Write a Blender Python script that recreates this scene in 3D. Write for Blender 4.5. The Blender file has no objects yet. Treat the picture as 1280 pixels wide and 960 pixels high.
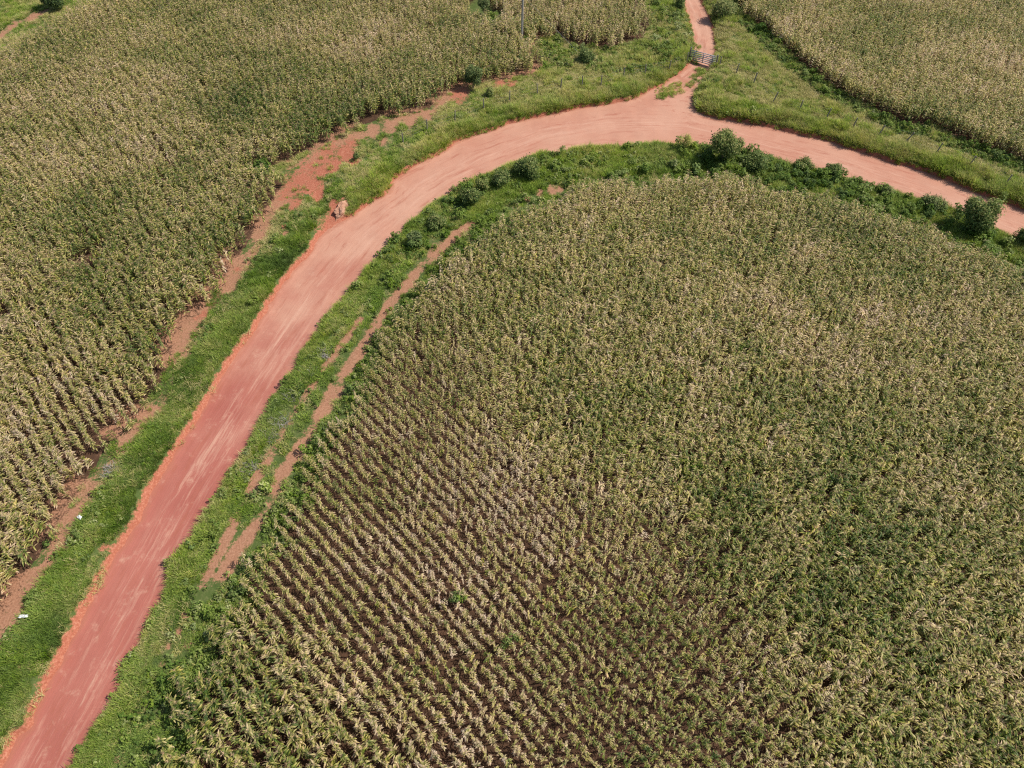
import bpy, math, random
import numpy as np

# ------------------------------------------------------------------ camera, light, exposure
H = 46.0                 # flying height of the camera above the road, metres
PITCH = 51.0             # degrees below the horizon
FPX = 889.0              # focal length in pixels of the 1280 px wide photograph
SUN_EL, SUN_AZ = 50.0, 6.0     # azimuth counted from +X towards +Y

scene = bpy.context.scene
cam_data = bpy.data.cameras.new("camera")
cam = bpy.data.objects.new("camera", cam_data)
scene.collection.objects.link(cam)
cam_data.sensor_fit = 'HORIZONTAL'
cam_data.angle_x = 2 * math.atan(640 / FPX)
cam_data.clip_start, cam_data.clip_end = 0.1, 9000
cam.location = (0, 0, H)
cam.rotation_euler = (math.radians(90 - PITCH), 0, 0)
scene.camera = cam

world = bpy.data.worlds.new("World")
scene.world = world
world.use_nodes = True
wn = world.node_tree
wn.nodes.clear()
sky = wn.nodes.new('ShaderNodeTexSky')
sky.sky_type = 'NISHITA'
sky.sun_disc = False
sky.sun_elevation = math.radians(SUN_EL)
sky.sun_rotation = math.radians(90 - SUN_AZ)
sky.air_density, sky.dust_density = 1.0, 1.5
bg = wn.nodes.new('ShaderNodeBackground')
bg.inputs['Strength'].default_value = 0.095
wo = wn.nodes.new('ShaderNodeOutputWorld')
wn.links.new(sky.outputs[0], bg.inputs[0])
wn.links.new(bg.outputs[0], wo.inputs[0])

sun_data = bpy.data.lights.new("sun", 'SUN')
sun_data.energy = 4.2
sun_data.angle = math.radians(0.5)
sun_data.color = (1.0, 0.95, 0.87)
sun = bpy.data.objects.new("sun", sun_data)
scene.collection.objects.link(sun)
ce, se = math.cos(math.radians(SUN_EL)), math.sin(math.radians(SUN_EL))
ca, sa = math.cos(math.radians(SUN_AZ)), math.sin(math.radians(SUN_AZ))
from mathutils import Vector
sun.rotation_euler = Vector((ce * ca, ce * sa, se)).to_track_quat('Z', 'Y').to_euler()

scene.view_settings.view_transform = 'Standard'
scene.view_settings.look = 'None'
scene.view_settings.exposure = 0.35
scene.view_settings.gamma = 1.0
scene.render.engine = 'CYCLES'
scene.cycles.max_bounces = 5
scene.cycles.diffuse_bounces = 3
scene.cycles.glossy_bounces = 2
scene.cycles.transmission_bounces = 3
scene.cycles.transparent_max_bounces = 4
scene.cycles.use_denoising = False
scene.cycles.filter_width = 1.2

rng = np.random.default_rng(7)
random.seed(7)

# ------------------------------------------------------------------ survey helpers
_s, _c = math.sin(math.radians(PITCH)), math.cos(math.radians(PITCH))


def gp(px, py, z=0.0):
    """Ground point (metres) seen at a photograph pixel, at height z."""
    px, py = np.asarray(px, float), np.asarray(py, float)
    u, v = (px - 640) / FPX, (py - 480) / FPX
    k = (H - z) / (_s + v * _c)
    return np.stack([u * k, (_c - v * _s) * k], -1)


def proj(x, y, z=0.0):
    dx, dy, dz = x, y, z - H
    depth = dy * _c - dz * _s
    return 640 + FPX * dx / depth, 480 + FPX * (-dy * _s - dz * _c) / depth, depth


def line(pts, top=0.0):
    """Survey line; top = height of the vegetation whose outline was measured."""
    a = np.array(pts, float)
    return gp(a[:, 0], a[:, 1]) * (1 - top / H)


def seg_dist(x, y, poly, closed=False):
    best = np.full(x.shape, 1e9)
    n = len(poly)
    for i in range(n if closed else n - 1):
        a, b = poly[i], poly[(i + 1) % n]
        d = b - a
        L2 = float(d @ d) + 1e-12
        t = np.clip(((x - a[0]) * d[0] + (y - a[1]) * d[1]) / L2, 0, 1)
        best = np.minimum(best, (x - a[0] - t * d[0]) ** 2 + (y - a[1] - t * d[1]) ** 2)
    return np.sqrt(best)


def inside(x, y, poly):
    r = np.zeros(x.shape, bool)
    n = len(poly)
    for i in range(n):
        a, b = poly[i], poly[(i + 1) % n]
        if a[1] == b[1]:
            continue
        c = (a[1] > y) != (b[1] > y)
        r ^= c & (x < (b[0] - a[0]) * (y - a[1]) / (b[1] - a[1]) + a[0])
    return r


def sdist(x, y, poly):
    d = seg_dist(x, y, poly, True)
    return np.where(inside(x, y, poly), -d, d)


def sstep(a, b, t):
    t = np.clip((t - a) / (b - a), 0, 1)
    return t * t * (3 - 2 * t)


_lat = {}


def vnoise(x, y, scale, seed=0):
    """Smooth value noise 0..1 with features of about `scale` metres."""
    if seed not in _lat:
        _lat[seed] = np.random.default_rng(1000 + seed).random((256, 256))
    L = _lat[seed]
    u, v = x / scale + 97.3, y / scale + 51.7
    i, j = np.floor(u).astype(int), np.floor(v).astype(int)
    fu, fv = u - i, v - j
    fu, fv = fu * fu * (3 - 2 * fu), fv * fv * (3 - 2 * fv)
    i0, i1, j0, j1 = i & 255, (i + 1) & 255, j & 255, (j + 1) & 255
    return (L[i0, j0] * (1 - fu) + L[i1, j0] * fu) * (1 - fv) + (L[i0, j1] * (1 - fu) + L[i1, j1] * fu) * fv


def fnoise(x, y, scale, seed=0):
    return 0.55 * vnoise(x, y, scale, seed) + 0.3 * vnoise(x, y, scale / 2.1, seed + 1) + 0.15 * vnoise(x, y, scale / 4.3, seed + 2)


# ------------------------------------------------------------------ surveyed outlines
OUTER_A = line([(-60, 1090), (8, 960), (24, 922), (40, 910), (46, 882), (58, 862), (75, 832), (83, 815), (103, 777), (120, 750),
                (135, 722), (152, 690), (175, 650), (185, 630), (197, 612), (212, 585), (225, 560), (250, 522), (272, 490),
                (292, 452), (310, 427), (335, 390), (355, 357), (385, 320), (402, 296), (420, 285), (448, 268), (470, 250),
                (485, 242), (495, 225), (525, 206), (550, 192), (575, 177), (597, 170), (617, 164), (635, 156), (685, 144),
                (735, 135), (785, 126), (810, 116), (832, 106), (846, 96)])
OUTER_B = line([(872, 112), (862, 122), (865, 135), (880, 145), (900, 151), (945, 157), (995, 169), (1010, 172), (1040, 178), (1060, 187),
                (1110, 202), (1160, 217), (1210, 237), (1247, 252), (1280, 263), (1400, 312)])
INNER = line([(-10, 1120), (88, 960), (102, 922), (125, 892), (147, 852), (150, 827), (170, 797), (190, 760), (207, 727), (212, 708),
              (222, 690), (245, 652), (265, 620), (287, 585), (307, 552), (332, 510), (362, 467), (390, 417), (412, 385), (450, 342),
              (467, 322), (485, 302), (512, 275), (545, 250), (575, 232), (617, 212), (635, 205), (672, 190), (735, 182), (785, 179),
              (835, 179), (880, 180), (925, 187), (960, 195), (997, 205), (1047, 218), (1110, 236), (1172, 252), (1230, 276),
              (1260, 292), (1280, 300), (1400, 362)], 0.35)
ROAD = np.vstack([OUTER_A, OUTER_B, INNER[::-1]])
CENTRE = line([(-35, 1100), (48, 960), (140, 790), (240, 610), (330, 465), (400, 362), (455, 298), (530, 235), (600, 198), (680, 167),
               (760, 155), (860, 155), (950, 177), (1050, 202), (1150, 235), (1260, 280), (1400, 338)])
TRACK = line([(828, 112), (842, 97), (858, 86), (866, 76), (868, 62), (866, 45), (862, 25), (856, 8), (850, -10), (846, -30), (866, -30),
              (872, -8), (880, 10), (889, 30), (893, 50), (893, 68), (890, 84), (880, 97), (872, 110), (866, 124), (868, 138), (830, 130)])
TRACK_MID = line([(838, 125), (862, 95), (878, 72), (880, 48), (874, 25), (862, 0), (855, -30)])

CORN_H = 2.2
FIELD_MAIN = np.vstack([
    line([(150, 1040), (190, 958), (207, 945), (224, 928), (215, 892), (213, 870), (222, 845), (246, 842), (260, 822), (257, 795), (276, 764),
          (300, 746), (296, 717), (306, 700), (334, 672), (350, 660), (342, 640), (352, 628), (370, 608), (377, 582), (398, 548),
          (409, 522), (436, 500), (448, 475), (452, 452), (472, 436), (467, 406), (490, 400), (510, 378), (518, 362), (545, 341), (563, 320),
          (587, 300), (610, 286), (635, 263), (668, 253), (690, 246), (716, 227), (747, 221), (780, 220), (802, 233), (822, 224),
          (880, 219), (915, 216), (952, 226), (972, 237), (1035, 240), (1065, 254), (1095, 260), (1110, 270), (1135, 272),
          (1167, 282), (1195, 300), (1222, 307), (1260, 322), (1285, 333), (1400, 384)], 1.9),
    np.array([[62, 30], [62, -4], [-30, -6]])])
FIELD_LEFT = np.vstack([
    line([(-60, 880), (0, 790), (25, 760), (37, 740), (52, 708), (67, 685), (97, 640), (112, 612), (135, 575), (170, 537), (197, 500),
          (209, 480), (222, 447), (228, 420), (260, 395), (277, 370), (295, 342), (307, 320), (325, 292), (345, 260), (356, 238), (340, 226),
          (327, 222), (360, 211), (400, 192), (430, 176), (450, 166), (480, 156), (512, 150), (537, 144), (550, 131), (575, 119),
          (605, 111), (635, 107), (668, 100), (680, 90), (676, 78), (668, 66), (676, 58), (694, 54), (720, 66), (757, 68), (802, 60), (812, 38), (805, 12), (800, -12), (790, -45)]),
    line([(560, -45), (140, -14), (110, 0), (75, 16), (60, 27), (0, 60), (-80, 100), (-200, 170), (-320, 700)], 2.0)])
FIELD_RIGHT = np.vstack([
    line([(945, -45), (925, -10), (920, 18), (935, 32), (960, 47), (975, 67), (990, 80), (1035, 117), (1072, 137), (1110, 155), (1122, 162),
          (1165, 167), (1185, 180), (1210, 190), (1247, 200), (1282, 213), (1400, 262)]),
    line([(1500, 60), (1400, -45)])])
RUT_A = line([(252, 735), (280, 685), (305, 635), (320, 602), (342, 565), (372, 512), (395, 480), (415, 450), (427, 432), (437, 420), (450, 402)])
RUT_B = line([(275, 728), (292, 700), (320, 660), (340, 630), (352, 595), (375, 565), (386, 545), (407, 512), (420, 482), (440, 457),
              (452, 440), (482, 390), (502, 365), (517, 347), (532, 332), (562, 307), (570, 295), (590, 282)])
EDGE_STRIP = line([(-60, 890), (3, 797), (28, 765), (50, 725), (76, 690), (104, 648), (122, 615), (145, 582), (180, 542), (207, 503), (216, 482),
                   (228, 450), (236, 424), (266, 398), (284, 371), (302, 342), (315, 320), (332, 292), (352, 262), (366, 240), (400, 205),
                   (430, 186), (452, 176), (482, 163), (512, 157), (540, 148), (556, 134), (580, 123)])

# bare earth patches: photo pixel centre, radius px, squash, strength
RED_SPOTS = [(372, 240, 26), (392, 222, 24), (412, 205, 24), (432, 200, 14), (440, 190, 12), (398, 240, 14), (360, 250, 14), (372, 262, 10), (368, 268, 7), (445, 210, 9),
             (430, 262, 9), (410, 282, 13), (420, 275, 13), (404, 296, 12), (420, 290, 12), (575, 126, 15), (625, 112, 9), (640, 112, 8), (300, 345, 6), (258, 402, 10), (248, 405, 7),
             (358, 292, 5), (135, 690, 7), (140, 700, 6)]
TAN_SPOTS = [(468, 172, 12), (490, 166, 13), (515, 160, 11), (535, 153, 10), (480, 185, 7), (235, 772, 8), (225, 790, 8), (213, 808, 6), (237, 808, 7),
             (204, 832, 5), (212, 842, 5), (188, 865, 5), (205, 865, 4), (150, 950, 7), (158, 940, 5), (37, 838, 6), (52, 810, 4),
             (400, 520, 12), (425, 490, 10), (545, 318, 12), (555, 310, 9), (515, 356, 9), (430, 470, 8), (690, 240, 9), (675, 243, 7), (700, 238, 6), (660, 250, 5),
             (193, 562, 4), (355, 262, 7), (360, 300, 6), (367, 263, 6), (20, 40, 10), (45, 28, 10), (60, 22, 6), (5, 52, 10)]
GULLY = [(412, 290, 11), (416, 280, 10), (420, 270, 8), (418, 262, 7), (406, 298, 9), (400, 250, 9), (392, 240, 11), (432, 198, 10), (440, 205, 9), (380, 232, 10), (420, 215, 10), (405, 222, 9)]
# weedy green openings in the maize: px centre, radius
CORN_GAPS = [(600, 22, 15), (620, 34, 10), (645, 40, 5), (655, 62, 5), (628, 62, 4), (616, 50, 4), (560, 14, 6), (112, 340, 9), (126, 333, 8), (138, 325, 6), (330, 222, 7), (318, 226, 6), (275, 250, 6), (260, 256, 5), (575, 85, 4), (370, 145, 5), (8, 418, 9), (22, 410, 6)]


def spots(x, y, lst, grow=1.0):
    """Soft union of round-in-the-picture patches, evaluated on the ground."""
    out = np.zeros(x.shape)
    for (px, py, r) in lst:
        c = gp(px, py)
        rx = abs(gp(px + r, py)[0] - c[0]) * grow
        ry = abs(gp(px, py - r)[1] - c[1]) * grow
        q = ((x - c[0]) / rx) ** 2 + ((y - c[1]) / ry) ** 2
        out = np.maximum(out, np.exp(-q * 0.9))
    return out


def road_sd(x, y):
    return sdist(x, y, ROAD) + 0.30 * (vnoise(x, y, 1.1, 3) - 0.5) + 0.22 * (vnoise(x, y, 0.45, 4) - 0.5) + 0.40 * (vnoise(x, y, 3.3, 6) - 0.5)


def terrain(x, y, full=False):
    """Ground height; road and track lie in shallow cuttings."""
    d0 = road_sd(x, y)
    dt = sdist(x, y, TRACK) + 0.35 * (vnoise(x, y, 1.0, 5) - 0.5)
    dout = np.minimum(seg_dist(x, y, OUTER_A), seg_dist(x, y, OUTER_B))
    din = seg_dist(x, y, INNER)
    outer = dout < din
    base = 0.10 * (vnoise(x, y, 9, 8) - 0.5) + 0.10 * (vnoise(x, y, 2.2, 9) - 0.5) + 0.04 * (vnoise(x, y, 0.7, 10) - 0.5)
    px, py, _ = proj(x, y)
    gully = np.clip(spots(x, y, [(415, 280, 16), (400, 262, 12)]), 0, 1)
    near_track = 1 - sstep(0.0, 2.0, dt)
    bank = np.where(outer, 0.55 * sstep(0.0, 0.55, d0) + 0.25 * sstep(0.5, 2.5, d0), 0.16 * sstep(0, 0.5, d0)) * (1 - 0.85 * near_track) * (1 - 0.8 * gully)
    edge = np.minimum(d0, dt + 0.05)
    z = np.where(edge > 0, bank + base * sstep(0, 1.5, edge) + 0.04 * sstep(0, .3, edge), np.maximum(edge * 0.8, -0.3))
    fade = 1 - sstep(70, 160, np.hypot(x, y - 50))
    z = z * fade
    if full:
        return z, d0, dt, outer, px, py
    return z


# ------------------------------------------------------------------ material helpers
def new_mat(name):
    m = bpy.data.materials.new(name)
    m.use_nodes = True
    m.node_tree.nodes.clear()
    return m, m.node_tree


def N(nt, t, **kw):
    n = nt.nodes.new(t)
    for k, v in kw.items():
        if k == 'ins':
            for kk, vv in v.items():
                if hasattr(vv, 'links') or isinstance(vv, bpy.types.NodeSocket):
                    nt.links.new(vv, n.inputs[kk])
                else:
                    n.inputs[kk].default_value = vv
        else:
            setattr(n, k, v)
    return n


def mixc(nt, fac, a, b, mode='MIX'):
    n = N(nt, 'ShaderNodeMix', data_type='RGBA', blend_type=mode)
    for i, v in ((0, fac), (6, a), (7, b)):
        if isinstance(v, bpy.types.NodeSocket):
            nt.links.new(v, n.inputs[i])
        else:
            n.inputs[i].default_value = v if i == 0 else (*v, 1) if len(v) == 3 else v
    return n.outputs[2]


def math_n(nt, op, a, b=None, clamp=False):
    n = N(nt, 'ShaderNodeMath', operation=op, use_clamp=clamp)
    for i, v in ((0, a), (1, b)):
        if v is None:
            continue
        if isinstance(v, bpy.types.NodeSocket):
            nt.links.new(v, n.inputs[i])
        else:
            n.inputs[i].default_value = v
    return n.outputs[0]


def mrange(nt, v, a, b, lo=0.0, hi=1.0):
    n = N(nt, 'ShaderNodeMapRange', interpolation_type='SMOOTHSTEP')
    nt.links.new(v, n.inputs[0])
    for i, q in ((1, a), (2, b), (3, lo), (4, hi)):
        n.inputs[i].default_value = q
    return n.outputs[0]


def ramp(nt, fac, stops):
    n = N(nt, 'ShaderNodeValToRGB')
    e = n.color_ramp.elements
    while len(e) > 1:
        e.remove(e[-1])
    e[0].position, e[0].color = stops[0][0], (*stops[0][1], 1)
    for p, c in stops[1:]:
        q = e.new(p)
        q.color = (*c, 1)
    nt.links.new(fac, n.inputs[0])
    return n.outputs[0]


def noise(nt, vec, scale, detail=3.0, rough=0.6):
    n = N(nt, 'ShaderNodeTexNoise')
    n.inputs['Scale'].default_value = scale
    n.inputs['Detail'].default_value = detail
    n.inputs['Roughness'].default_value = rough
    if vec is not None:
        nt.links.new(vec, n.inputs['Vector'])
    return n.outputs['Fac']


def finish(nt, col, rough=0.9, spec=0.2, bump=None, strength=0.4, dist=0.05):
    b = N(nt, 'ShaderNodeBsdfPrincipled')
    nt.links.new(col, b.inputs['Base Color'])
    b.inputs['Roughness'].default_value = rough
    b.inputs['Specular IOR Level'].default_value = spec
    if bump is not None:
        bn = N(nt, 'ShaderNodeBump')
        bn.inputs['Strength'].default_value = strength
        bn.inputs['Distance'].default_value = dist
        nt.links.new(bump, bn.inputs['Height'])
        nt.links.new(bn.outputs[0], b.inputs['Normal'])
    o = N(nt, 'ShaderNodeOutputMaterial')
    nt.links.new(b.outputs[0], o.inputs[0])
    return b


def ground_material():
    m, nt = new_mat("verge_and_field_soil")
    at = N(nt, 'ShaderNodeAttribute', attribute_name="cover")
    sep = N(nt, 'ShaderNodeSeparateColor')
    nt.links.new(at.outputs['Color'], sep.inputs[0])
    geo = N(nt, 'ShaderNodeNewGeometry')
    P = geo.outputs['Position']
    n1, n2, n3 = noise(nt, P, 0.35, 5), noise(nt, P, 1.7, 5, .7), noise(nt, P, 7.0, 4, .7)
    soil = ramp(nt, n2, [(0.3, (0.050, 0.030, 0.018)), (0.55, (0.085, 0.046, 0.028)), (0.75, (0.145, 0.076, 0.046))])
    green = ramp(nt, n2, [(0.25, (0.050, 0.080, 0.020)), (0.5, (0.085, 0.115, 0.032)), (0.75, (0.16, 0.16, 0.065))])
    red = ramp(nt, n3, [(0.3, (0.27, 0.085, 0.050)), (0.5, (0.35, 0.120, 0.072)), (0.72, (0.46, 0.22, 0.14))])
    tan = ramp(nt, n3, [(0.25, (0.24, 0.115, 0.066)), (0.5, (0.33, 0.165, 0.098)), (0.75, (0.42, 0.24, 0.15))])
    jit = math_n(nt, 'ADD', math_n(nt, 'MULTIPLY', math_n(nt, 'SUBTRACT', n2, 0.5), 0.9), math_n(nt, 'MULTIPLY', math_n(nt, 'SUBTRACT', n3, 0.5), 0.8))
    fg = mrange(nt, math_n(nt, 'ADD', sep.outputs[0], jit), 0.30, 0.62)
    fr = mrange(nt, math_n(nt, 'ADD', sep.outputs[1], jit), 0.33, 0.60)
    ft = mrange(nt, math_n(nt, 'ADD', sep.outputs[2], jit), 0.36, 0.62)
    c = mixc(nt, fg, soil, green)
    c = mixc(nt, ft, c, tan)
    c = mixc(nt, fr, c, red)
    finish(nt, c, 0.95, 0.1, n3, 0.6, 0.08)
    return m


def road_material(name, wear=1.0, start=24.0):
    m, nt = new_mat(name)
    at = N(nt, 'ShaderNodeAttribute', attribute_name="run")
    vec = at.outputs['Vector']
    geo = N(nt, 'ShaderNodeNewGeometry')
    P = geo.outputs['Position']

    def stretched(sx, sy, scale, detail=4, rough=.65):
        v = N(nt, 'ShaderNodeVectorMath', operation='MULTIPLY')
        nt.links.new(vec, v.inputs[0])
        v.inputs[1].default_value = (sx, sy, 1)
        return noise(nt, v.outputs[0], scale, detail, rough)
    sepv = N(nt, 'ShaderNodeSeparateXYZ')
    nt.links.new(vec, sepv.inputs[0])
    along, across, rim = sepv.outputs[0], sepv.outputs[1], sepv.outputs[2]
    broad, grain, fine = noise(nt, P, 0.16, 4), noise(nt, P, 0.8, 6, .72), noise(nt, P, 9.0, 4, .75)
    streak, thin = stretched(0.16, 1.3, 1.0, 6, .7), stretched(0.12, 4.2, 1.0, 5, .7)
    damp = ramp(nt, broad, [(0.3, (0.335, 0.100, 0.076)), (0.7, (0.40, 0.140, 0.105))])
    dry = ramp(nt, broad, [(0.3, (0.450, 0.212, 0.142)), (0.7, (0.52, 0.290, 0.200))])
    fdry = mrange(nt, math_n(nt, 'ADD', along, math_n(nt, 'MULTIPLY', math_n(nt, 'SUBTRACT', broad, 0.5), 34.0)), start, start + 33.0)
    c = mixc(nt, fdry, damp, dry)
    pale = mrange(nt, math_n(nt, 'ADD', math_n(nt, 'MULTIPLY', streak, 0.6), math_n(nt, 'MULTIPLY', thin, 0.5)), 0.52, 0.69, 0, 0.75 * wear)
    mid = mrange(nt, math_n(nt, 'ABSOLUTE', across), 1.9, 0.6)
    c = mixc(nt, math_n(nt, 'MULTIPLY', pale, mid), c, (0.56, 0.33, 0.235))
    dark = mrange(nt, streak, 0.48, 0.30, 0, 0.65)
    c = mixc(nt, dark, c, (0.33, 0.105, 0.066))
    worn = mrange(nt, grain, 0.54, 0.72, 0, 0.6)
    c = mixc(nt, worn, c, (0.54, 0.31, 0.22))
    orange = mrange(nt, math_n(nt, 'ADD', rim, math_n(nt, 'MULTIPLY', math_n(nt, 'SUBTRACT', grain, .5), .8)), 0.30, 0.0, 0, 0.5)
    c = mixc(nt, orange, c, (0.36, 0.142, 0.085))
    c = mixc(nt, mrange(nt, fine, 0.3, 0.7, 0, 0.25), c, (0.28, 0.115, 0.08))
    bump = math_n(nt, 'ADD', math_n(nt, 'MULTIPLY', thin, 0.8), math_n(nt, 'MULTIPLY', fine, 0.35))
    finish(nt, c, 0.9, 0.15, bump, 0.55, 0.06)
    return m


def leaf_material(name, stops, tipdry=0.45, spread=0.5, rough=0.5, spec=0.35, trans=0.3):
    """Foliage: colour runs along a ramp with the plant's own tint, the leaf's own value and the drying tip."""
    m, nt = new_mat(name)
    inst = N(nt, 'ShaderNodeAttribute', attribute_type='INSTANCER', attribute_name="tint")
    si = N(nt, 'ShaderNodeSeparateXYZ')
    nt.links.new(inst.outputs['Vector'], si.inputs[0])
    leaf = N(nt, 'ShaderNodeAttribute', attribute_name="leaf")
    sl = N(nt, 'ShaderNodeSeparateColor')
    nt.links.new(leaf.outputs['Color'], sl.inputs[0])
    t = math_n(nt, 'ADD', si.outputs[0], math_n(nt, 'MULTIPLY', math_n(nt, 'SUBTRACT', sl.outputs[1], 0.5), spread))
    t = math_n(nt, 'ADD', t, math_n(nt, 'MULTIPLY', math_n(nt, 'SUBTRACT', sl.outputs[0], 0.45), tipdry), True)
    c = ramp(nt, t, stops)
    hue = N(nt, 'ShaderNodeHueSaturation')
    hue.inputs['Hue'].default_value = 0.5
    nt.links.new(math_n(nt, 'ADD', si.outputs[1], 0.5), hue.inputs['Value'])
    nt.links.new(math_n(nt, 'ADD', si.outputs[2], 0.5), hue.inputs['Saturation'])
    nt.links.new(c, hue.inputs['Color'])
    c = hue.outputs[0]
    b = N(nt, 'ShaderNodeBsdfPrincipled')
    nt.links.new(c, b.inputs['Base Color'])
    b.inputs['Roughness'].default_value = rough
    b.inputs['Specular IOR Level'].default_value = spec
    tr = N(nt, 'ShaderNodeBsdfTranslucent')
    nt.links.new(c, tr.inputs[0])
    mx = N(nt, 'ShaderNodeMixShader')
    mx.inputs[0].default_value = trans
    nt.links.new(b.outputs[0], mx.inputs[1])
    nt.links.new(tr.outputs[0], mx.inputs[2])
    o = N(nt, 'ShaderNodeOutputMaterial')
    nt.links.new(mx.outputs[0], o.inputs[0])
    return m


def plain_material(name, c1, c2, scale=6.0, rough=0.85, metal=0.0, spec=0.3):
    m, nt = new_mat(name)
    tc = N(nt, 'ShaderNodeTexCoord')
    f = noise(nt, tc.outputs['Object'], scale, 4, .65)
    b = finish(nt, ramp(nt, f, [(0.3, c1), (0.7, c2)]), rough, spec, f, 0.3, 0.02)
    b.inputs['Metallic'].default_value = metal
    return m


M_GROUND = ground_material()
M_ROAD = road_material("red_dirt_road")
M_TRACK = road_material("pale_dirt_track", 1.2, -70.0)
M_CORN = leaf_material("maize_leaf", [(0.0, (0.055, 0.105, 0.020)), (0.30, (0.165, 0.205, 0.040)), (0.50, (0.325, 0.312, 0.078)), (0.70, (0.53, 0.430, 0.165)), (1.0, (0.62, 0.44, 0.27))], 0.55, 0.60, 0.5, 0.25, 0.3)
M_STALK = leaf_material("maize_stalk", [(0.0, (0.12, 0.15, 0.05)), (1.0, (0.34, 0.25, 0.13))], 0.2, 0.3, 0.7, 0.2, 0.0)
M_TASSEL = leaf_material("maize_tassel", [(0.0, (0.36, 0.26, 0.12)), (0.5, (0.53, 0.365, 0.225)), (1.0, (0.58, 0.40, 0.29))], 0.2, 0.5, 0.8, 0.15, 0.15)
M_GRASS = leaf_material("verge_grass_blade", [(0.0, (0.065, 0.115, 0.018)), (0.35, (0.170, 0.280, 0.030)), (0.65, (0.33, 0.43, 0.055)), (1.0, (0.58, 0.50, 0.18))], 0.35, 0.40, 0.6, 0.10, 0.35)
M_DRY = leaf_material("dry_grass_blade", [(0.0, (0.22, 0.26, 0.06)), (0.5, (0.46, 0.42, 0.14)), (1.0, (0.70, 0.57, 0.31))], 0.3, 0.6, 0.75, 0.08, 0.25)
M_WEED = leaf_material("broadleaf_weed", [(0.0, (0.042, 0.086, 0.020)), (0.4, (0.110, 0.180, 0.033)), (0.75, (0.22, 0.28, 0.058)), (1.0, (0.42, 0.43, 0.19))], 0.25, 0.45, 0.6, 0.12, 0.3)
M_SHRUB = leaf_material("shrub_leaf", [(0.0, (0.034, 0.068, 0.020)), (0.4, (0.092, 0.150, 0.034)), (0.75, (0.20, 0.26, 0.058)), (1.0, (0.40, 0.38, 0.13))], 0.30, 0.75, 0.55, 0.18, 0.35)
M_BARK = plain_material("bark", (0.10, 0.07, 0.05), (0.22, 0.17, 0.13), 9)
M_POSTWOOD = plain_material("weathered_post_wood", (0.13, 0.11, 0.095), (0.28, 0.25, 0.22), 10)
M_GATE = plain_material("grey_weathered_gate_wood", (0.22, 0.23, 0.25), (0.40, 0.41, 0.42), 7, .6, 0.0, .4)
M_WIRE = plain_material("galvanised_wire", (0.22, 0.22, 0.22), (0.34, 0.34, 0.34), 20, .5, 0.6)
M_POLE = plain_material("grey_pole", (0.25, 0.23, 0.21), (0.40, 0.38, 0.35), 3)
M_CLAY = plain_material("clay_heap_soil", (0.32, 0.15, 0.09), (0.48, 0.29, 0.20), 2.2, .95, 0, .1)
M_WHITE = plain_material("white_scrap", (0.72, 0.72, 0.72), (0.85, 0.85, 0.85), 6, .6)
M_BRUSH = leaf_material("dead_grey_brush", [(0.0, (0.16, 0.14, 0.11)), (1.0, (0.42, 0.38, 0.36))], 0.2, 0.6, 0.9, 0.1, 0.05)


# ------------------------------------------------------------------ mesh helpers
def mesh_np(name, V, F, mat=None, smooth=False):
    """V (n,3), F (m,k) arrays of equal-sided faces."""
    me = bpy.data.meshes.new(name)
    V, F = np.asarray(V, np.float32), np.asarray(F, np.int32)
    me.vertices.add(len(V))
    me.vertices.foreach_set("co", V.ravel())
    k = F.shape[1]
    me.loops.add(F.size)
    me.loops.foreach_set("vertex_index", F.ravel())
    me.polygons.add(len(F))
    me.polygons.foreach_set("loop_start", np.arange(0, F.size, k, dtype=np.int32))
    me.update(calc_edges=True)
    if smooth:
        me.polygons.foreach_set("use_smooth", np.ones(len(F), bool))
    if mat:
        me.materials.append(mat)
    return me


def color_attr(me, name, C):
    a = me.attributes.new(name, 'FLOAT_COLOR', 'POINT')
    a.data.foreach_set("color", np.asarray(C, np.float32).ravel())


def vec_attr(me, name, C):
    a = me.attributes.new(name, 'FLOAT_VECTOR', 'POINT')
    a.data.foreach_set("vector", np.asarray(C, np.float32).ravel())


def link(name, data, parent=None, loc=None):
    o = bpy.data.objects.new(name, data)
    scene.collection.objects.link(o)
    if parent is not None:
        o.parent = parent
    if loc is not None:
        o.location = loc
    return o


def tag(o, label=None, cat=None, group=None, kind=None):
    for k, v in (("label", label), ("category", cat), ("group", group), ("kind", kind)):
        if v:
            o[k] = v
    return o


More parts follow.
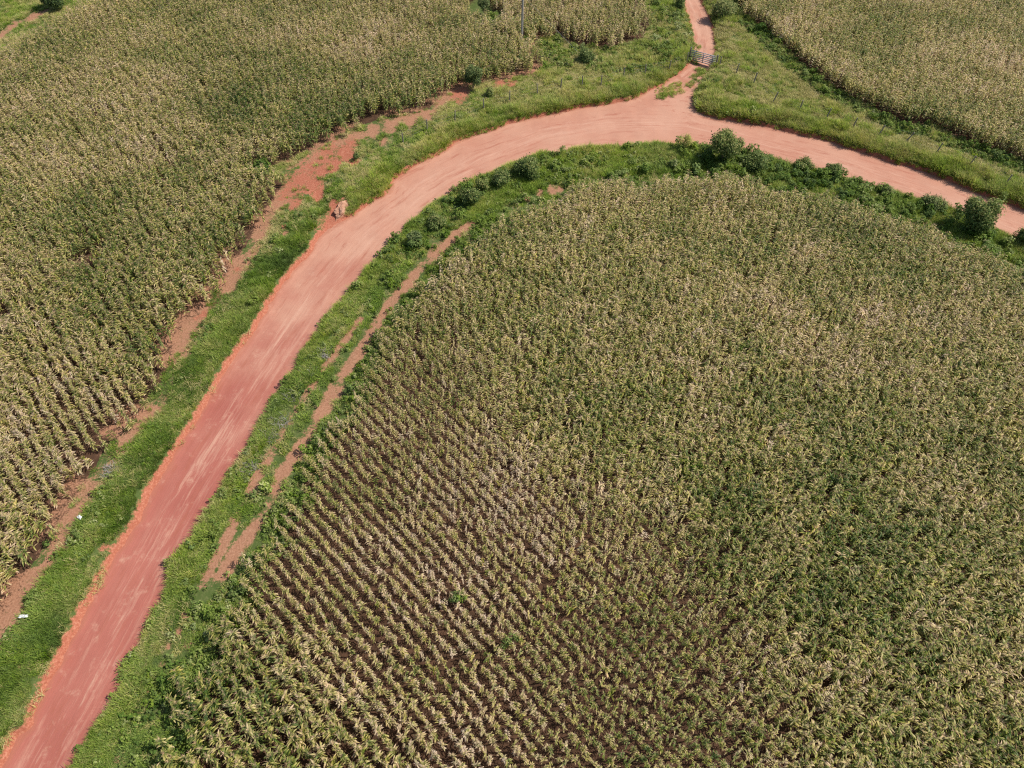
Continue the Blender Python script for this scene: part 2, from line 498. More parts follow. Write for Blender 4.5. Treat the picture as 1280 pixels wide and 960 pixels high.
class Blades:
    """Collects curved leaf strips and thin stems into one mesh with a 'leaf' attribute (along, own value, height)."""

    def __init__(self):
        self.V, self.F, self.A, self.n = [], [], [], 0

    def strip(self, base, az, length, width, elev, droop, nseg=5, val=0.5, twist=0.0, taper=1.3, wmin=0.15):
        ds = length / nseg
        p = np.array(base, float)
        e = elev
        d = np.array([math.cos(az), math.sin(az)])
        side = np.array([-d[1], d[0], 0.0])
        for i in range(nseg + 1):
            t = i / nseg
            w = width * 0.5 * max(wmin if i < nseg else 0.05, (math.sin(math.pi * min(1, (0.16 + 0.84 * t))) ** 0.7) if taper > 0 else 1 - t)
            up = np.array([-math.sin(e) * d[0], -math.sin(e) * d[1], math.cos(e)])
            s = side * math.cos(twist * t) + up * math.sin(twist * t)
            self.V += [p - s * w, p + s * w]
            self.A += [(t, val, p[2], 1)] * 2
            if i < nseg:
                k = self.n + 2 * i
                self.F.append((k, k + 1, k + 3, k + 2))
            p = p + np.array([math.cos(e) * d[0], math.cos(e) * d[1], math.sin(e)]) * ds
            e -= droop / nseg
        self.n += 2 * (nseg + 1)

    def quad(self, c, nrm, size, val, t=0.5, asp=0.6):
        nrm = np.array(nrm, float)
        nrm /= np.linalg.norm(nrm) + 1e-9
        a = np.cross(nrm, np.array([random.uniform(-1, 1), random.uniform(-1, 1), random.uniform(-1, 1)]))
        a /= np.linalg.norm(a) + 1e-9
        b = np.cross(nrm, a)
        c = np.array(c, float)
        self.V += [c - a * size, c - b * size * asp + nrm * size * .2, c + a * size, c + b * size * asp + nrm * size * .2]
        self.A += [(t, val, c[2], 1)] * 4
        self.F.append((self.n, self.n + 1, self.n + 2, self.n + 3))
        self.n += 4

    def tube(self, p0, p1, r0, r1, sides=5, val=0.5):
        p0, p1 = np.array(p0, float), np.array(p1, float)
        d = p1 - p0
        d /= np.linalg.norm(d) + 1e-9
        a = np.cross(d, [0.31, 0.77, 0.55])
        a /= np.linalg.norm(a)
        b = np.cross(d, a)
        for p, r, t in ((p0, r0, 0.2), (p1, r1, 0.6)):
            for i in range(sides):
                q = 2 * math.pi * i / sides
                self.V.append(p + (a * math.cos(q) + b * math.sin(q)) * r)
                self.A.append((t, val, p[2], 1))
        for i in range(sides):
            j = (i + 1) % sides
            self.F.append((self.n + i, self.n + j, self.n + sides + j, self.n + sides + i))
        if sides == 4:
            self.F.append((self.n + 4, self.n + 5, self.n + 6, self.n + 7))
            self.F.append((self.n + 3, self.n + 2, self.n + 1, self.n))
        self.n += 2 * sides

    def mesh(self, name, mat, smooth=False):
        me = mesh_np(name, self.V, self.F, mat, smooth)
        color_attr(me, "leaf", self.A)
        return me


# ------------------------------------------------------------------ the ground, road and track
def axis(lo, hi, step, far):
    a = list(np.arange(lo, hi + 1e-6, step))
    s, v, up = step, hi, []
    while v < far:
        s *= 1.35
        v += s
        up.append(v)
    s, v, dn = step, lo, []
    while v > -far:
        s *= 1.35
        v -= s
        dn.append(v)
    return np.array(dn[::-1] + a + up)


XS, YS = axis(-84, 84, 0.24, 3500), axis(-3, 121, 0.24, 3500)
X, Y = np.meshgrid(XS, YS, indexing='xy')
x, y = X.ravel(), Y.ravel()
z, d0, dt, outer, px, py = terrain(x, y, True)
nx, ny = len(XS), len(YS)
idx = np.arange(nx * ny).reshape(ny, nx)
Q = np.stack([idx[:-1, :-1], idx[:-1, 1:], idx[1:, 1:], idx[1:, :-1]], -1).reshape(-1, 4)

in_main, in_left, in_right = inside(x, y, FIELD_MAIN), inside(x, y, FIELD_LEFT), inside(x, y, FIELD_RIGHT)
corn = in_main | in_left | in_right
far_land = np.hypot(x, y - 50) > 110
veg = np.where(corn, 0.0, 0.85)
veg = np.where(far_land, 0.6, veg)
veg = np.maximum(veg, spots(x, y, [g for g in CORN_GAPS if g[0] > 540], 1.2))
dmain = np.abs(sdist(x, y, FIELD_MAIN))
red = np.where(outer & (d0 > -0.3), 0.80 * (1 - sstep(0.20, 0.60, d0)), 0)
red = np.maximum(red, np.where(outer & (px < 470), 0.42 * (1 - sstep(0.3, 1.0, d0)), 0))
red = np.where(~outer, np.maximum(red, 0.6 * (1 - sstep(0.0, 0.35, d0))), red)
red = np.maximum(red, .58 * spots(x, y, RED_SPOTS, 1.2))
red = np.maximum(red, 0.85 * (1 - sstep(0.0, 0.5, dt)))
red = np.maximum(red, .9 * spots(x, y, GULLY, 1.1))
brk = sstep(.18, .42, vnoise(x, y, 2.3, 61))
rut = (.45 + .27 * brk) * np.maximum(1 - sstep(0.15, 0.85, seg_dist(x, y, RUT_A)), 1 - sstep(0.2, 1.15, seg_dist(x, y, RUT_B)))
tan = np.maximum(rut, (.42 + .22 * brk) * (1 - sstep(0.5, 1.9, seg_dist(x, y, EDGE_STRIP))))
tan = np.maximum(tan, np.where(x < 5, .40 * brk + .12, 0) * (1 - sstep(1.0, 3.0, seg_dist(x, y, FIELD_LEFT, True) + 1.2 * (vnoise(x, y, 1.2, 64) - .5))) * (py < 1100) * (px > -200))
tan = np.maximum(tan, 0.72 * spots(x, y, TAN_SPOTS, 1.1))
red = np.where(corn, red * 0.5 + 0.0, red)

ground_me = mesh_np("ground", np.stack([x, y, z], -1), Q, M_GROUND, True)
color_attr(ground_me, "cover", np.stack([veg, red, tan, np.ones_like(x)], -1))
ground = tag(link("ground", ground_me), kind="structure")


def sheet(name, cells, zz, mat, mid, rimdist):
    sel = Q[cells]
    ids, inv = np.unique(sel.ravel(), return_inverse=True)
    xx, yy = x[ids], y[ids]
    me = mesh_np(name, np.stack([xx, yy, zz[ids]], -1), inv.reshape(-1, 4), mat, True)
    best, al, ac, acc = np.full(xx.shape, 1e9), np.zeros(xx.shape), np.zeros(xx.shape), 0.0
    for i in range(len(mid) - 1):
        a, b = mid[i], mid[i + 1]
        d = b - a
        L = math.hypot(*d)
        t = np.clip(((xx - a[0]) * d[0] + (yy - a[1]) * d[1]) / L ** 2, 0, 1)
        ex, ey = xx - a[0] - t * d[0], yy - a[1] - t * d[1]
        q = ex * ex + ey * ey
        m = q < best
        best = np.where(m, q, best)
        al = np.where(m, acc + t * L, al)
        ac = np.where(m, np.sign(d[0] * ey - d[1] * ex) * np.sqrt(q), ac)
        acc += L
    vec_attr(me, "run", np.stack([al, ac, np.clip(-rimdist[ids], 0, 3)], -1))
    return tag(link(name, me), kind="structure")


qd, qt = d0[Q].min(1), dt[Q].min(1)
is_road = qd < 0.35
is_track = (qt < 0.35) & ~is_road
surf = 0.012 + 0.05 * (vnoise(x, y, 1.3, 20) - 0.5) + 0.02 * (vnoise(x, y, 0.5, 21) - 0.5) + 0.05 * sstep(-0.6, 0.1, np.minimum(d0, dt))
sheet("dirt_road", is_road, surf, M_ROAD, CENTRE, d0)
surf_t = surf + 0.10 * (vnoise(x, y, 0.8, 22) - 0.5) * sstep(0.3, 1.5, d0)
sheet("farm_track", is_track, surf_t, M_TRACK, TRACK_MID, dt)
del X, Y


# ------------------------------------------------------------------ plant prototypes (unlinked sources for the crop and the grass)
def proto(me):
    return bpy.data.objects.new(me.name, me)


def make_maize(seed, slim=1.0):
    r = random.Random(seed)
    h = r.uniform(1.75, 2.05)
    leaves, stalk, tassel = Blades(), Blades(), Blades()
    lean = (r.uniform(-.08, .08), r.uniform(-.08, .08))
    at = lambda t: (lean[0] * t * t, lean[1] * t * t, h * t)
    stalk.tube(at(0), at(.55), 0.016, 0.013, 4, r.random())
    stalk.tube(at(.55), at(1.0), 0.013, 0.008, 4, r.random())
    plane = r.uniform(0, math.pi)
    nl = r.randint(12, 14)
    for i in range(nl):
        t = 0.22 + 0.76 * (i / (nl - 1)) ** .85
        az = plane + math.pi * (i % 2) + r.gauss(0, .45)
        L = (0.60 - 0.26 * abs(t - 0.55) / 0.45) * r.uniform(.85, 1.15)
        dryness = r.gauss(0.5, 0.22) + (0.30 if t < 0.35 else 0.0)
        leaves.strip(at(t), az, L * slim, r.uniform(.065, .092) * (.4 + .6 * slim), r.uniform(.7, 1.2), r.uniform(1.6, 2.9), 6, dryness, r.uniform(-1.2, 1.2))
    if r.random() < .8:   # the ear in its husk
        az = plane + r.uniform(0, 6.28)
        b = at(.5)
        leaves.tube(b, (b[0] + .07 * math.cos(az), b[1] + .07 * math.sin(az), b[2] + .2), .03, .012, 5, 0.8)
    top = at(1.0)
    for k in range(7):
        az = k * 0.9 + r.uniform(-.4, .4)
        tassel.strip(top, az, r.uniform(.20, .32), .022, r.uniform(.7, 1.4), r.uniform(.3, 1.2), 3, r.random(), r.uniform(-1, 1), 0)
    return stalk, leaves, tassel


def join_parts(name, parts):
    V, F, A, MI, mats, n = [], [], [], [], [], 0
    for i, (b, mat) in enumerate(parts):
        V += list(b.V)
        F += [tuple(k + n for k in f) for f in b.F]
        A += b.A
        MI += [i] * len(b.F)
        n += b.n
        mats.append(mat)
    me = mesh_np(name, V, F)
    for mt in mats:
        me.materials.append(mt)
    me.polygons.foreach_set("material_index", np.array(MI, np.int32))
    color_attr(me, "leaf", A)
    return me


MAIZE = []
for k in range(9):
    MAIZE.append(make_maize(40 + k, 1.0 if k < 6 else 0.72))
maize_protos = [proto(join_parts("maize_source", [(s, M_STALK), (l, M_CORN), (t, M_TASSEL)])) for s, l, t in MAIZE]


def make_grass(seed, n, h, spread, width, droop, mat):
    r = random.Random(seed)
    b = Blades()
    for _ in range(n):
        q, rad = r.uniform(0, 6.283), spread * math.sqrt(r.random())
        b.strip((rad * math.cos(q), rad * math.sin(q), 0), r.uniform(0, 6.283), h * r.uniform(.55, 1.2), width * r.uniform(.7, 1.3),
                r.uniform(.8, 1.5), droop * r.uniform(.4, 1.3), 3, r.random(), r.uniform(-.8, .8), 1, .5)
    return proto(b.mesh("grass_source", mat))


def make_weed(seed, n, h, rad, leaf, mat):
    r = random.Random(seed)
    b = Blades()
    lobes = [(r.gauss(0, rad * .45), r.gauss(0, rad * .45), h * r.uniform(.35, .8), rad * r.uniform(.35, .6)) for _ in range(5)]
    for _ in range(n):
        lx, ly, lz, lr = r.choice(lobes)
        d = np.array([r.gauss(0, 1), r.gauss(0, 1), r.gauss(0.35, 1)])
        d /= np.linalg.norm(d)
        p = np.array([lx, ly, lz]) + d * lr * r.uniform(.6, 1.05)
        p[2] = max(.03, p[2])
        b.quad(p, d * .6 + np.array([r.gauss(0, .4), r.gauss(0, .4), .7]), leaf * r.uniform(.6, 1.3), r.random(), min(1, p[2] / h))
    return proto(b.mesh("weed_source", mat))


tall_protos = [make_grass(200 + k, 46, 0.62, 0.26, 0.026, 0.9, M_GRASS) for k in range(4)]
short_protos = [make_grass(220 + k, 40, 0.30, 0.24, 0.024, 1.2, M_GRASS) for k in range(4)]
dry_protos = [make_grass(240 + k, 42, 0.46, 0.30, 0.020, 1.7, M_DRY) for k in range(4)]
weed_protos = [make_weed(260 + k, 60, 0.42, 0.30, 0.075, M_WEED) for k in range(4)]
bigweed_protos = [make_weed(280 + k, 150, 0.95, 0.50, 0.085, M_WEED) for k in range(4)]


def scatter(name, P, rot, scl, sclz, var, tint, protos, label, cat):
    """One object whose geometry nodes set a plant at every stored point."""
    me = bpy.data.meshes.new(name)
    me.vertices.add(len(P))
    me.vertices.foreach_set("co", np.asarray(P, np.float32).ravel())
    R = np.asarray(rot, np.float32)
    if R.ndim == 1:
        R = np.stack([np.zeros_like(R), np.zeros_like(R), R], -1)
    vec_attr(me, "turn", R)
    vec_attr(me, "size", np.stack([scl, scl, sclz], -1))
    vec_attr(me, "tint", tint)
    a = me.attributes.new("kind_index", 'INT', 'POINT')
    a.data.foreach_set("value", np.asarray(var, np.int32))
    o = tag(link(name, me), label, cat, None, "stuff")
    g = bpy.data.node_groups.new(name + "_nodes", 'GeometryNodeTree')
    g.interface.new_socket("Geometry", in_out='INPUT', socket_type='NodeSocketGeometry')
    g.interface.new_socket("Geometry", in_out='OUTPUT', socket_type='NodeSocketGeometry')
    gi, go = g.nodes.new('NodeGroupInput'), g.nodes.new('NodeGroupOutput')

    def named(nm, t):
        n = g.nodes.new('GeometryNodeInputNamedAttribute')
        n.data_type = t
        n.inputs['Name'].default_value = nm
        return [s for s in n.outputs if s.enabled and s.name == 'Attribute'][0]
    turn, size, kind = named("turn", 'FLOAT_VECTOR'), named("size", 'FLOAT_VECTOR'), named("kind_index", 'INT')
    join = g.nodes.new('GeometryNodeJoinGeometry')
    for k, po in enumerate(protos):
        info = g.nodes.new('GeometryNodeObjectInfo')
        info.inputs['Object'].default_value = po
        info.inputs['As Instance'].default_value = True
        cmp_ = g.nodes.new('FunctionNodeCompare')
        cmp_.data_type = 'INT'
        cmp_.operation = 'EQUAL'
        ins = [s for s in cmp_.inputs if s.enabled]
        g.links.new(kind, ins[0])
        ins[1].default_value = k
        iop = g.nodes.new('GeometryNodeInstanceOnPoints')
        g.links.new(gi.outputs[0], iop.inputs['Points'])
        g.links.new(cmp_.outputs[0], iop.inputs['Selection'])
        g.links.new(info.outputs['Geometry'], iop.inputs['Instance'])
        g.links.new(turn, iop.inputs['Rotation'])
        g.links.new(size, iop.inputs['Scale'])
        g.links.new(iop.outputs[0], join.inputs[0])
    g.links.new(join.outputs[0], go.inputs[0])
    md = o.modifiers.new("plants", 'NODES')
    md.node_group = g
    return o


# ------------------------------------------------------------------ maize rows
def rows(poly, ang0, curve, xc, spacing=0.75, step=0.23, seed=1):
    r = np.random.default_rng(seed)
    lo, hi = poly.min(0) - 2, poly.max(0) + 2
    xs = np.arange(lo[0], hi[0], 0.02)
    ang = np.radians(np.clip(ang0 + curve * (xs - xc), 36, 60))
    phi = np.concatenate([[0], np.cumsum(np.tan(ang))[:-1]]) * 0.02
    arc = np.concatenate([[0], np.cumsum(1 / np.cos(ang))[:-1]]) * 0.02
    dc = spacing / math.cos(math.radians(ang0))
    out = []
    for i, c in enumerate(np.arange(lo[1], hi[1] + phi[-1], dc)):
        s = np.arange(r.uniform(0, step), arc[-1], step)
        s = s + r.normal(0, 0.06, len(s))
        xx = np.interp(s, arc, xs)
        yy = c - np.interp(xx, xs, phi)
        k = (yy > lo[1]) & (yy < hi[1])
        xx, yy = xx[k] + r.normal(0, .03, k.sum()), yy[k] + r.normal(0, .03, k.sum())
        e = r.normal(0, 0.5)
        sel = inside(xx + e * .7, yy - e * .7, poly)
        out.append(np.stack([xx[sel], yy[sel]], -1))
    return np.vstack(out)


pm = rows(FIELD_MAIN, 47.0, 0.22, -6.0, seed=1)
pl = rows(FIELD_LEFT, 50.0, 0.0, 0.0, seed=2)
pr = rows(FIELD_RIGHT, 48.0, 0.0, 0.0, seed=3)
pts = np.vstack([pm, pl, pr])
which = np.concatenate([np.zeros(len(pm)), np.ones(len(pl)), np.full(len(pr), 2)])
ppx, ppy, pdep = proj(pts[:, 0], pts[:, 1], 1.2)
near = (ppx > -90) & (ppx < 1370) & (ppy > -45) & (ppy < 1030)
pts, which, ppx, ppy, pdep = pts[near], which[near], ppx[near], ppy[near], pdep[near]
cx, cy = pts[:, 0], pts[:, 1]
gap = spots(cx, cy, CORN_GAPS, 1.05)
drop = rng.random(len(pts)) < 0.03 + np.where(which == 0, .04, .22) * sstep(0.62, 0.85, vnoise(cx, cy, 2.4, 30)) + 1.2 * sstep(0.30, 0.5, gap)
drop |= np.minimum(seg_dist(cx, cy, RUT_A), seg_dist(cx, cy, RUT_B)) < 0.7
drop |= road_sd(cx, cy) < 0.6
drop |= (which == 1) & (rng.random(len(pts)) < .55 * (1 - sstep(0.2, 2.2, seg_dist(cx, cy, FIELD_LEFT, True))))


def blob(lst):
    out = np.zeros(len(ppx))
    for (bx, by, rx, ry, s) in lst:
        out += s * np.exp(-((ppx - bx) / rx) ** 2 - ((ppy - by) / ry) ** 2)
    return out


thin = np.clip(blob([(450, 560, 120, 120, .9), (480, 660, 190, 120, .9), (620, 800, 220, 170, 1.), (420, 720, 110, 70, .6), (700, 690, 180, 100, .7), (850, 900, 170, 130, .9), (800, 780, 130, 110, .7), (540, 470, 110, 90, .6),
                     (700, 960, 200, 80, .4), (270, 870, 110, 90, -.6)]), 0, 1) * (which == 0) + \
    np.clip(blob([(110, 540, 90, 60, .5), (60, 620, 60, 40, .3)]), 0, 1) * (which == 1)
drop |= rng.random(len(pts)) < 0.04 * thin
pts, which, ppx, ppy, pdep, thin = [a[~drop] for a in (pts, which, ppx, ppy, pdep, thin)]
pts = pts + rng.normal(0, 1, pts.shape) * (np.where(which == 1, .17, np.where(which == 2, .10, .065)) * (1 - np.clip(2.4 * thin, 0, 1)))[:, None]
cx, cy = pts[:, 0], pts[:, 1]
dry = 0.505 + np.where(which == 1, -.03, 0) + 0.40 * (fnoise(cx, cy, 13, 40) - 0.5) + 0.50 * (fnoise(cx, cy, 4.2, 44) - 0.5) + rng.normal(0, 0.12, len(pts))
dry += blob([(280, 860, 130, 110, -.20), (340, 140, 110, 60, -.12), (100, 280, 120, 50, -.12), (180, 330, 160, 60, -.06), (40, 70, 70, 30, -.10), (1180, 340, 110, 60, -.10),
             (940, 360, 60, 40, .14), (480, 720, 130, 70, .07), (640, 660, 90, 50, .05), (130, 540, 110, 70, .20), (240, 430, 60, 60, .10), (60, 650, 60, 60, .08), (560, 700, 200, 160, .05), (700, 560, 110, 60, .05), (200, 90, 120, 50, .05),
             (800, 260, 200, 50, .08), (1100, 60, 160, 60, .03), (450, 590, 60, 50, -.08), (1230, 460, 40, 50, -.10), (700, 30, 90, 30, .06)])
dry = np.clip(dry, 0.05, 0.95)
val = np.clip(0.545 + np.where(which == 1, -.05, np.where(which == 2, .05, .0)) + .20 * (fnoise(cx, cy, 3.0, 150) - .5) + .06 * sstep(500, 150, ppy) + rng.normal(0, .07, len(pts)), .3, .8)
sat = np.clip(0.485 - 0.15 * sstep(.6, .9, dry) + rng.normal(0, .05, len(pts)), .2, .8)
edge_d = np.where(which == 0, seg_dist(cx, cy, FIELD_MAIN, True), np.where(which == 1, seg_dist(cx, cy, FIELD_LEFT, True) * .6, 5))
hs = 1.0 + 0.10 * (vnoise(cx, cy, 6, 50) - .5) - 0.27 * thin - .16 * (which == 1) * sstep(380, 560, ppy) + rng.normal(0, .05, len(pts)) - 0.18 * (1 - sstep(0, 1.5, edge_d)) * (rng.random(len(pts)) < .5)
ws = (1.08 - 0.26 * thin) * (1 + rng.normal(0, .08, len(pts)))
var = np.where(rng.random(len(pts)) < 0.15 + 0.8 * thin, rng.integers(6, 9, len(pts)), rng.integers(0, 6, len(pts)))
turn = rng.uniform(0, 2 * math.pi, len(pts))
tilt = np.stack([rng.normal(0, .07, len(pts)), rng.normal(0, .07, len(pts)), turn], -1)
tint = np.stack([dry, val, sat], -1)
P3 = np.stack([cx, cy, terrain(cx, cy) - 0.02], -1)

tx, ty, _ = proj(cx, cy, 1.9)
ok = (which == 0) & (tx > 5) & (tx < 1275) & (ty < 948) & (ppy < 968)
order = np.argsort(np.where(ok, pdep, 1e9))[:300]
single = np.zeros(len(pts), bool)
single[order] = True
rest = ~single
scatter("maize_crop", P3[rest], tilt[rest], ws[rest], hs[rest], var[rest], tint[rest], maize_protos,
        "ripening olive and straw coloured maize standing in close rows across the fields", "maize")

maize_meshes = [(s.mesh("stalk", M_STALK), l.mesh("leaves", M_CORN), t.mesh("tassel", M_TASSEL)) for s, l, t in MAIZE]
for i in order:
    s, l, t = maize_meshes[var[i]]
    root = link("maize_plant", s)
    root.location = P3[i]
    root.rotation_euler = tilt[i]
    root.scale = (ws[i], ws[i], hs[i])
    tag(root, "tasselled maize plant in the rows of the large field nearest the bottom edge", "maize plant", "nearest maize plants of the large field")
    parts = [root]
    for nm, me in (("leaves", l), ("tassel", t)):
        parts.append(link(nm, me, root))
    for q in parts:
        q["tint"] = [float(v) for v in tint[i]]


# ------------------------------------------------------------------ grass and weeds on the verges
def candidates(step, seed):
    r = np.random.default_rng(seed)
    gx, gy = np.meshgrid(np.arange(-80, 80, step), np.arange(4, 116, step))
    gx, gy = gx.ravel() + r.uniform(-.5, .5, gx.size) * step, gy.ravel() + r.uniform(-.5, .5, gx.size) * step
    a, b, _ = proj(gx, gy)
    k = (a > -60) & (a < 1340) & (b > -35) & (b < 1000)
    return gx[k], gy[k], r


def setting(gx, gy):
    d = {}
    d['z'], d['d'], d['dt'], d['outer'], d['px'], d['py'] = terrain(gx, gy, True)
    d['corn'] = inside(gx, gy, FIELD_MAIN) | inside(gx, gy, FIELD_LEFT) | inside(gx, gy, FIELD_RIGHT)
    d['dmain'] = sdist(gx, gy, FIELD_MAIN)
    d['dleft'] = sdist(gx, gy, FIELD_LEFT)
    d['dright'] = sdist(gx, gy, FIELD_RIGHT)
    d['rut'] = np.minimum(seg_dist(gx, gy, RUT_A) - .12, seg_dist(gx, gy, RUT_B) - .35)
    d['bare'] = np.maximum(spots(gx, gy, RED_SPOTS, 1.1), spots(gx, gy, TAN_SPOTS, 1.05))
    d['bare'] = np.maximum(d['bare'], 1.15 * spots(gx, gy, GULLY, 1.0))
    d['strip'] = seg_dist(gx, gy, EDGE_STRIP)
    d['gap'] = spots(gx, gy, CORN_GAPS, 1.2)
    return d


ISLANDS = [(838, 113, 8), (826, 118, 6), (848, 109, 6), (873, 60, 3), (871, 69, 4), (869, 78, 3), (876, 90, 6), (869, 99, 5), (862, 106, 4), (858, 28, 3)]


def cover(step, seed, prob, islands=0.0):
    gx, gy, r = candidates(step, seed)
    # quick rejection before the slow survey
    c = inside(gx, gy, FIELD_MAIN) & (seg_dist(gx, gy, FIELD_MAIN, True) > 2.5)
    c |= inside(gx, gy, FIELD_LEFT) & (seg_dist(gx, gy, FIELD_LEFT, True) > 9)
    c |= inside(gx, gy, FIELD_RIGHT) & (seg_dist(gx, gy, FIELD_RIGHT, True) > 2.5)
    gx, gy = gx[~c], gy[~c]
    s = setting(gx, gy)
    p = prob(gx, gy, s)
    on = (s['d'] < 0.12) | (s['dt'] < 0.1)
    p = np.where(on, islands * sstep(.3, .6, spots(gx, gy, ISLANDS, 1.2)), p)
    s['z'] = np.where(on, 0.05, s['z'])
    k = r.random(len(gx)) < p
    return gx[k], gy[k], {q: v[k] for q, v in s.items()}, r


def lower_left(s):
    return (s['outer']) & (s['px'] < 430) & (s['py'] > 230)


# tall lime grass along the outer bank, lush grass on the inner verge
def p_tall(gx, gy, s):
    n = fnoise(gx, gy, 2.6, 60)
    band_w = np.where(s['px'] > 860, 2.6, np.where(s['px'] < 430, 2.9, 2.0))
    band = s['outer'] * (1 - sstep(band_w * .75, band_w * 1.25, s['d'] + 1.0 * (n - .5))) * sstep(0.15, .5, s['d'])
    band = np.where(lower_left(s), band * (0.5 + .8 * sstep(.35, .6, n)) * sstep(0.3, 0.8, s['d']), band)
    inner = (~s['outer']) * (1 - sstep(1.2, 2.2, s['d'] - 4.0 * ((s['px'] > 560) & (s['py'] < 330)))) * sstep(.0, .25, s['d'] - .0) * (0.55 + .6 * sstep(.3, .6, n))
    clump = 0.5 * sstep(.55, .7, n) * (s['px'] > 600) * s['outer']
    p = np.maximum(np.maximum(band, inner), clump)
    p = p * (1 - sstep(.35, .6, s['bare'])) * (~s['corn']) * sstep(.0, .4, s['rut'])
    return p * sstep(0.0, 0.7, s['dt'])


gx, gy, s, r = cover(0.21, 11, p_tall)
n = len(gx)
far_right = s['px'] > 860
lime = 0.50 + 0.55 * (fnoise(gx, gy, 3.0, 70) - .5) + r.normal(0, .10, n)
lime = np.where(s['outer'], lime + .18, lime + .04)
lime = np.where(lower_left(s), lime - .30 + .5 * (vnoise(gx, gy, 2.2, 71) - .5), lime)
g1 = (np.stack([gx, gy, s['z'] - .02], -1), np.where(s['outer'], 0.95, .75) * (1 + r.normal(0, .15, n)) * np.where(lower_left(s), .78, 1.0) * (.55 + .9 * vnoise(gx, gy, 1.2, 72)), lime, s)


def p_short(gx, gy, s):
    n = fnoise(gx, gy, 2.2, 80)
    p = (~s['corn']) * (0.16 + .8 * sstep(.36, .62, n))
    p = p * (1 - .93 * sstep(.35, .75, s['bare'] + .5 * (n - .5))) * sstep(.05, .5, s['rut'] + 1.1 * (vnoise(gx, gy, 1.1, 62) - .5)) * sstep(.25, 1.1, s['strip'] + 1.5 * (vnoise(gx, gy, 1.4, 63) - .5))
    p = np.where(lower_left(s), p * sstep(.45, 1.3, s['d'] + 1.2 * (n - .5)), p)
    mid_dry = s['outer'] & ~lower_left(s) & (s['d'] > 2)
    return np.where(mid_dry, p * np.where(s['px'] > 860, .35, .55), p)


gx2, gy2, s2, r2 = cover(0.23, 12, p_short, .45)
n2 = len(gx2)
tone = 0.38 + 0.75 * (fnoise(gx2, gy2, 3.5, 90) - .5) + r2.normal(0, .09, n2)
tone = np.where(s2['outer'] & (s2['px'] > 430), tone + .20, tone + .06)
tone = np.where(lower_left(s2), tone - .10, tone)
g2 = (np.stack([gx2, gy2, s2['z'] - .02], -1), (.55 + .9 * vnoise(gx2, gy2, 1.3, 73)) * (1 + r2.normal(0, .18, n2)), tone, s2)

Pg = np.vstack([g1[0], g2[0]])
sg = np.concatenate([g1[1], g2[1]])
tg = np.concatenate([g1[2], g2[2]])
vg = np.concatenate([rng.integers(0, 4, n), rng.integers(4, 8, n2)])
m = len(Pg)
low_l = np.concatenate([lower_left(s) | ((s['px'] < 430) & (s['py'] > 400)), lower_left(s2) | ((s2['px'] < 430) & (s2['py'] > 400))])
scatter("grass", Pg, rng.uniform(0, 6.28, m), sg, sg * (1 + rng.normal(0, .12, m)), vg,
        np.stack([np.clip(tg, 0, 1), np.clip(np.where(low_l, .44, .5) + .16 * (vnoise(Pg[:, 0], Pg[:, 1], 1.9, 76) - .5) + rng.normal(0, .07, m), .25, .7), np.clip(np.where(low_l, .42, .46) + .10 * (vnoise(Pg[:, 0], Pg[:, 1], 2.7, 75) - .5) + rng.normal(0, .04, m), .3, .6)], -1), tall_protos + short_protos,
        "green verge grass along both sides of the red dirt road", "grass")


def p_dry(gx, gy, s):
    n = fnoise(gx, gy, 3.2, 100)
    up = s['outer'] & ~lower_left(s) & (s['d'] > 1.4)
    p = up * (0.40 + 0.75 * sstep(.36, .55, n)) * np.where(s['px'] > 860, 1.1, np.where(s['px'] > 640, .9, .6))
    p = np.where(s['outer'] & (s['px'] > 900) & (s['dright'] < 2.6), p * .25, p)
    low = lower_left(s) * (0.06 + 0.40 * sstep(.46, .62, n))
    inn = (~s['outer']) * (.05 + .22 * sstep(.48, .62, n))
    return np.maximum(np.maximum(p, low), inn) * (~s['corn']) * (1 - sstep(.35, .6, s['bare'])) * sstep(.3, .9, s['strip']) * sstep(.0, .5, s['rut']) * sstep(.0, .6, s['dt'])


gx, gy, s, r = cover(0.30, 13, p_dry)
n = len(gx)
scatter("dry_grass", np.stack([gx, gy, s['z'] - .02], -1), r.uniform(0, 6.28, n), 0.9 + r.normal(0, .2, n), (.4 + .9 * vnoise(gx, gy, 1.4, 74)) * (1 + r.normal(0, .15, n)), r.integers(0, 4, n),
        np.stack([np.clip(.50 + .5 * (fnoise(gx, gy, 3, 110) - .5) + r.normal(0, .1, n), 0, 1), np.full(n, .5), np.full(n, .5)], -1), dry_protos,
        "pale dry grass lying on the bank behind the green roadside strip", "dry grass")


